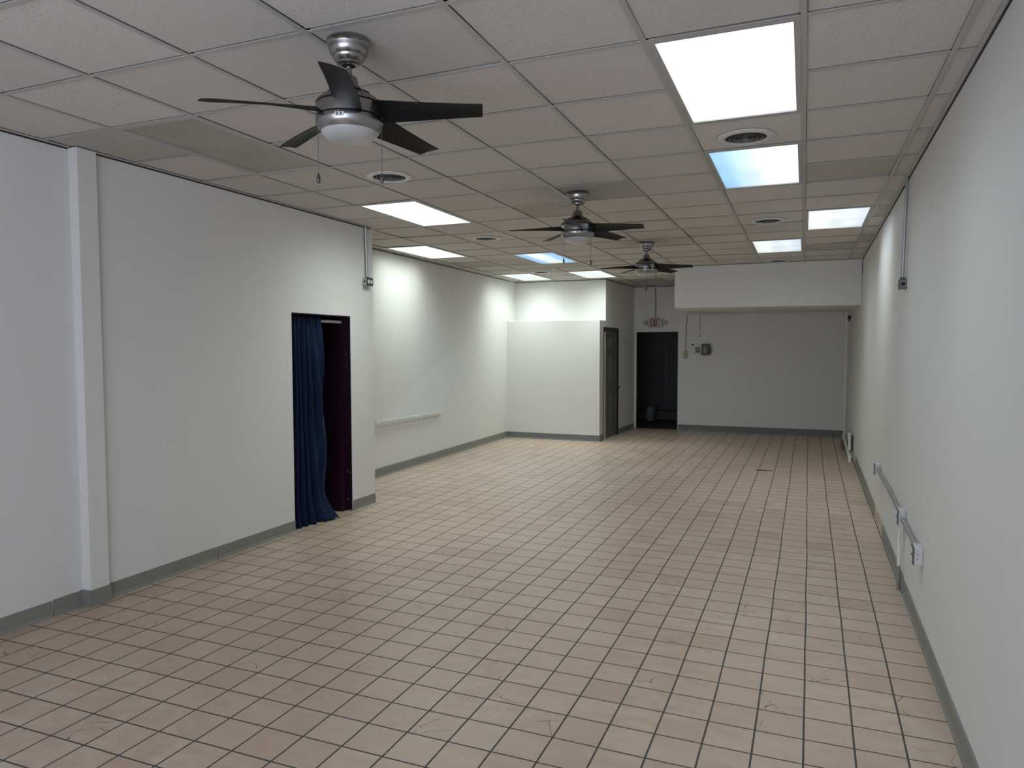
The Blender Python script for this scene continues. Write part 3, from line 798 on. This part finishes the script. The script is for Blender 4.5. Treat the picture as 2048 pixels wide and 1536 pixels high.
bm = BM(); tube(bm, [(-1.946, YB-.006, 2.34), (-1.944, YB-.006, 1.995)], .004, 8)
tag(obj('cable', bm, M['rust'], smooth=True), 'thin cable running down the far wall above the thermostat', 'cable')
bm = BM(); box(bm, -1.965, -1.925, YB-.012, YB, 1.903, 1.915)
tag(obj('cable_clip', bm, M['dark']), 'small dark clip on the far wall between cable and thermostat', 'clip')

# ------------------------------------------------------------------ outlet boxes
def outlet_box(name, y, z, label, two_dots=True, L_=.105, H2=.108, D=.046, gang=1):
    """box on the right wall; y = near side"""
    t = thing(name, label, 'outlet box', (xr(y, z), y, z), -math.atan(.0095))
    bm = BM(); box(bm, -D, 0, 0, L_, -H2/2, H2/2); obj('box', bm, M['galv_paint'], t, bevel=.005)
    bm = BM(); box(bm, -D-.006, -D+.001, .003, L_-.003, -H2/2+.002, H2/2-.002); obj('cover_plate', bm, M['outlet_grey'], t, bevel=.002)
    for zz in (-.024, .024):
        bm = BM(); box(bm, -D-.012, -D-.005, L_/2-.017, L_/2+.017, zz-.016, zz+.016); obj('socket', bm, M['white_pl'], t, bevel=.004)
    if two_dots:
        for zz in (-.014, .014):
            bm = BM(); tube(bm, [(-.03, -.001, zz), (-.03, .002, zz)], .0028, 8); obj('screw_hole', bm, M['dark'], t)
    return t
outlet_box('outlet_box', 4.66, .474, 'white-sided outlet box nearest the camera on the right wall')
outlet_box('outlet_box', 5.50, .515, 'middle outlet box on the right wall with a pipe dropping to the floor', False, .10)
outlet_box('outlet_box', 7.50, .528, 'farthest low outlet box on the right wall, at the end of the conduit', False, .10)
def rc(y, z, off): return (xr(y, z)-off, y, z)
bm = BM(); tube(bm, [rc(5.60, .515, .022), rc(6.5, .53, .020), rc(7.50, .53, .022)], .0115, 14)
tag(obj('electrical_conduit', bm, M['galv'], smooth=True), 'long low horizontal conduit between the farthest and middle outlet boxes', 'conduit')
bm = BM(); tube(bm, [rc(4.76, .492, .022), rc(5.05, .497, .020), rc(5.40, .503, .022), rc(5.46, .507, .026), rc(5.51, .508, .026)], .0125, 14)
tag(obj('electrical_conduit', bm, M['galv'], smooth=True), 'short low horizontal conduit between the middle and nearest outlet boxes', 'conduit')
t = thing('floor_pipe', 'white painted pipe dropping from the middle outlet box to the floor', 'pipe', rc(5.55, 0, .026))
bm = BM(); tube(bm, [(-.0, 0, .17), (.0, 0, .30), (-.002, .01, .36), (.002, -.012, .43), (.002, -.012, .468)], .012, 12); obj('pipe', bm, M['white_pl'], t, smooth=True)
bm = BM(); tube(bm, [(0, 0, 0), (0, 0, .172)], .0115, 12); obj('pipe_foot', bm, M['rust'], t, smooth=True)
bm = BM(); tube(bm, [(.012, -.012, .30), (.013, -.045, .38), (.010, -.045, .462)], .006, 10); obj('loose_wire', bm, M['white_pl'], t, smooth=True)

def drop(x, y, z0, z1, r=.011): 
    bm = BM(); tube(bm, [(x, y, z0), (x, y, z1)], r, 14); return bm
# high boxes with drops from the ceiling
ybx = 6.02
t = thing('junction_box', 'grey steel junction box high on the right wall under a ceiling conduit', 'junction box', (xr(ybx, 2.15), ybx, 2.145))
bm = BM(); box(bm, -.044, 0, -.045, .045, -.034, .034); obj('box', bm, M['galv_dark'], t, bevel=.004)
bm = BM(); box(bm, -.049, -.043, -.047, .047, -.036, .036); obj('cover_plate', bm, M['galv_dark'], t, bevel=.002)
bm = BM(); tube(bm, [(-.024, -.0465, .0), (-.024, -.043, .0)], .013, 14); obj('knockout', bm, M['dark'], t)
bm = BM(); box(bm, -.042, -.008, -.02, .02, .036, .052); obj('connector', bm, M['galv_dark'], t, bevel=.004)
bm = BM(); tube(bm, [(xr(ybx, 2.19)-.026, ybx, 2.19), (xr(ybx, 2.9)-.018, ybx+.02, ZC-.002)], .0115, 14)
tag(obj('electrical_conduit', bm, M['galv'], smooth=True), 'vertical steel conduit high on the right wall down to its junction box', 'conduit')
zb = 2.37
xlw = -4.32*sl(zb); ylw = 6.50*sl(zb)
t = thing('outlet_box', 'steel outlet box high on the end of the curtained wall', 'outlet box', (xlw, ylw, zb))
bm = BM(); box(bm, 0, .048, -.055, .055, -.038, .038); obj('box', bm, M['galv'], t, bevel=.004)
bm = BM(); box(bm, .047, .054, -.060, .060, -.042, .042); obj('cover_plate', bm, M['outlet_grey'], t, bevel=.002)
for yy in (-.024, .024):
    bm = BM(); box(bm, .053, .059, yy-.015, yy+.015, -.017, .017); obj('socket', bm, M['white_pl'], t, bevel=.004)
bm = BM(); tube(bm, [(.024, -.0565, 0), (.024, -.053, 0)], .011, 14); obj('knockout', bm, M['dark'], t)
bm = BM(); box(bm, .008, .040, -.022, .012, .038, .052); obj('connector', bm, M['galv_dark'], t, bevel=.004)
bm = BM(); tube(bm, [(xlw+.024, ylw-.005, zb+.05), (-4.32*sl(ZC)+.016, ylw-.045, ZC-.002)], .0125, 14)
tag(obj('electrical_conduit', bm, M['galv'], smooth=True), 'vertical steel conduit at the far end of the curtained wall', 'conduit')

# white rail on alcove wall
t = thing('wall_rail', 'white horizontal hook rail on the long alcove wall', 'rail', (0, 0, 0))
bm = BM(); hexa(bm, [(xal(7.85, .7)-.001, 7.85, .700), (xal(7.85, .7)+.022, 7.85, .700), (xal(9.68, .68)+.022, 9.68, .676), (xal(9.68, .68)-.001, 9.68, .676),
                     (xal(7.85, .7)-.001, 7.85, .742), (xal(7.85, .7)+.022, 7.85, .742), (xal(9.68, .68)+.022, 9.68, .718), (xal(9.68, .68)-.001, 9.68, .718)])
obj('rail', bm, M['white_trim'], t, bevel=.003)
for i in range(12):
    y = 7.97+i*.145; z = .712-(y-7.85)*.0131
    bm = BM(); box(bm, xal(y, .7)+.020, xal(y, .7)+.0245, y-.003, y+.003, z-.006, z+.006)
    obj('rivet', bm, M['outlet_grey'], t)

# ------------------------------------------------------------------ pipes in the far right corner
t = thing('drain_pipe', 'white plastic drain pipe running down the far right corner to the floor', 'pipe', (0, 0, 0))
bm = BM(); tube(bm, [(.675, 13.75, 2.33), (.675, 13.80, .22), (.668, 13.75, .165), (.650, 13.6, .150), (.640, 11.62, .085)], .021, 14); obj('pipe', bm, M['white_pl'], t, smooth=True)
bm = BM(); tube(bm, [(.655, 11.95, .37), (.652, 11.85, .13)], .019, 14); obj('vent_stub', bm, M['white_pl'], t, smooth=True)
bm = BM(); tube(bm, [(.655, 11.95, .355), (.655, 11.95, .385)], .026, 14); obj('stub_cap', bm, M['white_pl'], t, smooth=True)
bm = BM(); tube(bm, [(.641, 11.72, .088), (.640, 11.50, .080)], .030, 14); obj('coupling', bm, M['white_pl'], t, smooth=True)
bm = BM(); tube(bm, [(.640, 11.52, .085), (.638, 11.46, .05), (.638, 11.46, .004)], .021, 14); obj('elbow', bm, M['white_pl'], t, smooth=True)
bm = BM(); box(bm, .60, .69, 12.95, 13.35, 0, .105)
tag(obj('wood_block', bm, M['wood'], bevel=.004), 'brown wooden block on the floor under the drain pipe', 'block')
bm = BM(); box(bm, .672, .715, 12.15, 12.75, .08, .30)  # plain dark box on the wall behind the pipes
tag(obj('dark_area', bm, M['galv_dark'], bevel=.003), 'dark grey area on the right wall behind the drain pipe', 'plate')
t = thing('cable_bracket', 'small black bracket beside the top of the drain pipe', 'bracket', (.700, 13.60, 2.19))
bm = BM(); box(bm, -.020, .03, -.02, .02, -.03, .03); obj('bracket', bm, M['dark'], t, bevel=.006)
bm = BM(); box(bm, -.01, .02, -.012, .012, -.065, -.036); obj('clip', bm, M['dark'], t, bevel=.004)
yp = 11.08
t = thing('wall_plate', 'small slotted metal plate high on the right wall by the bulkhead', 'plate', (xr(yp, 2.78), yp, 2.775))
bm = BM(); box(bm, -.010, .0, -.060, .060, -.07, .07); obj('plate', bm, M['vent'], t, bevel=.002)
bm = BM(); box(bm, -.013, -.008, -.018, .018, -.005, .058); obj('slot', bm, M['dark'], t)
bm = BM(); box(bm, -.013, -.008, -.018, .018, -.060, -.018); obj('slot', bm, M['dark'], t)

# loose tile
bm = BM(); hexa(bm, [(-.572, 10.305, .010), (-.378, 10.305, .001), (-.378, 10.480, .001), (-.572, 10.480, .001), (-.572, 10.305, .019), (-.378, 10.305, .009), (-.378, 10.480, .003), (-.572, 10.480, .003)])
tag(obj('floor_tile', bm, M['tile_loose'], bevel=.001), 'loose broken floor tile with a lifted edge and dark gap', 'tile')
bm = BM(); hexa(bm, [(-.590, 10.285, .001), (-.375, 10.292, .001), (-.375, 10.40, .001), (-.570, 10.40, .001), (-.590, 10.285, .003), (-.375, 10.292, .003), (-.375, 10.40, .003), (-.570, 10.40, .003)])  # thin dark sheet painting the shade below the lifted tile
tag(obj('tile_gap_shade', bm, M['dark']), 'dark hollow under the loose floor tile', 'shade')

# ------------------------------------------------------------------ daylight from the street behind the camera
w = bpy.data.worlds.new('World'); sc.world = w; w.use_nodes = True
bg = w.node_tree.nodes['Background']; bg.inputs[0].default_value = (.75, .83, 1.0, 1); bg.inputs[1].default_value = 5.6
pl = bpy.data.lights.new('window_portal', 'AREA'); pl.shape = 'RECTANGLE'; pl.size = 5.4; pl.size_y = 2.1; pl.cycles.is_portal = True
po = bpy.data.objects.new('window_portal', pl); C.objects.link(po); po.location = (-1.75, YF-.16, 1.5); po.rotation_euler = (PI/2, 0, 0)

# ------------------------------------------------------------------ camera
cam = bpy.data.cameras.new('camera'); co = bpy.data.objects.new('camera', cam); C.objects.link(co)
cam.sensor_width = 36; cam.sensor_fit = 'HORIZONTAL'; cam.lens = 36*1434.92/2048; cam.clip_start = .05; cam.clip_end = 100
yaw, pit, rol = .386695, -.050485, -.002288
cy_, sy_, cp, sp, c_, s_ = math.cos(yaw), math.sin(yaw), math.cos(pit), math.sin(pit), math.cos(rol), math.sin(rol)
R = Vector((cy_*c_+sy_*sp*s_, sy_*c_-cy_*sp*s_, cp*s_))
U = Vector((-cy_*s_+sy_*sp*c_, -sy_*s_-cy_*sp*c_, cp*c_))
F = Vector((-sy_*cp, cy_*cp, sp))
mw = Matrix(((R.x, U.x, -F.x, 0), (R.y, U.y, -F.y, 0), (R.z, U.z, -F.z, 1.6838), (0, 0, 0, 1)))
co.matrix_world = mw
sc.camera = co

sc.view_settings.view_transform = 'Standard'; sc.view_settings.look = 'None'
sc.view_settings.gamma = 1; sc.view_settings.use_curve_mapping = False
sc.view_settings.exposure = 0.15
sc.cycles.use_denoising = True; sc.cycles.use_light_tree = False
sc.cycles.max_bounces = 7; sc.cycles.diffuse_bounces = 5; sc.cycles.glossy_bounces = 3
sc.cycles.caustics_reflective = False; sc.cycles.caustics_refractive = False
sc.cycles.use_adaptive_sampling = True; sc.cycles.adaptive_threshold = .035; sc.cycles.adaptive_min_samples = 12
sc.cycles.sample_clamp_indirect = 6
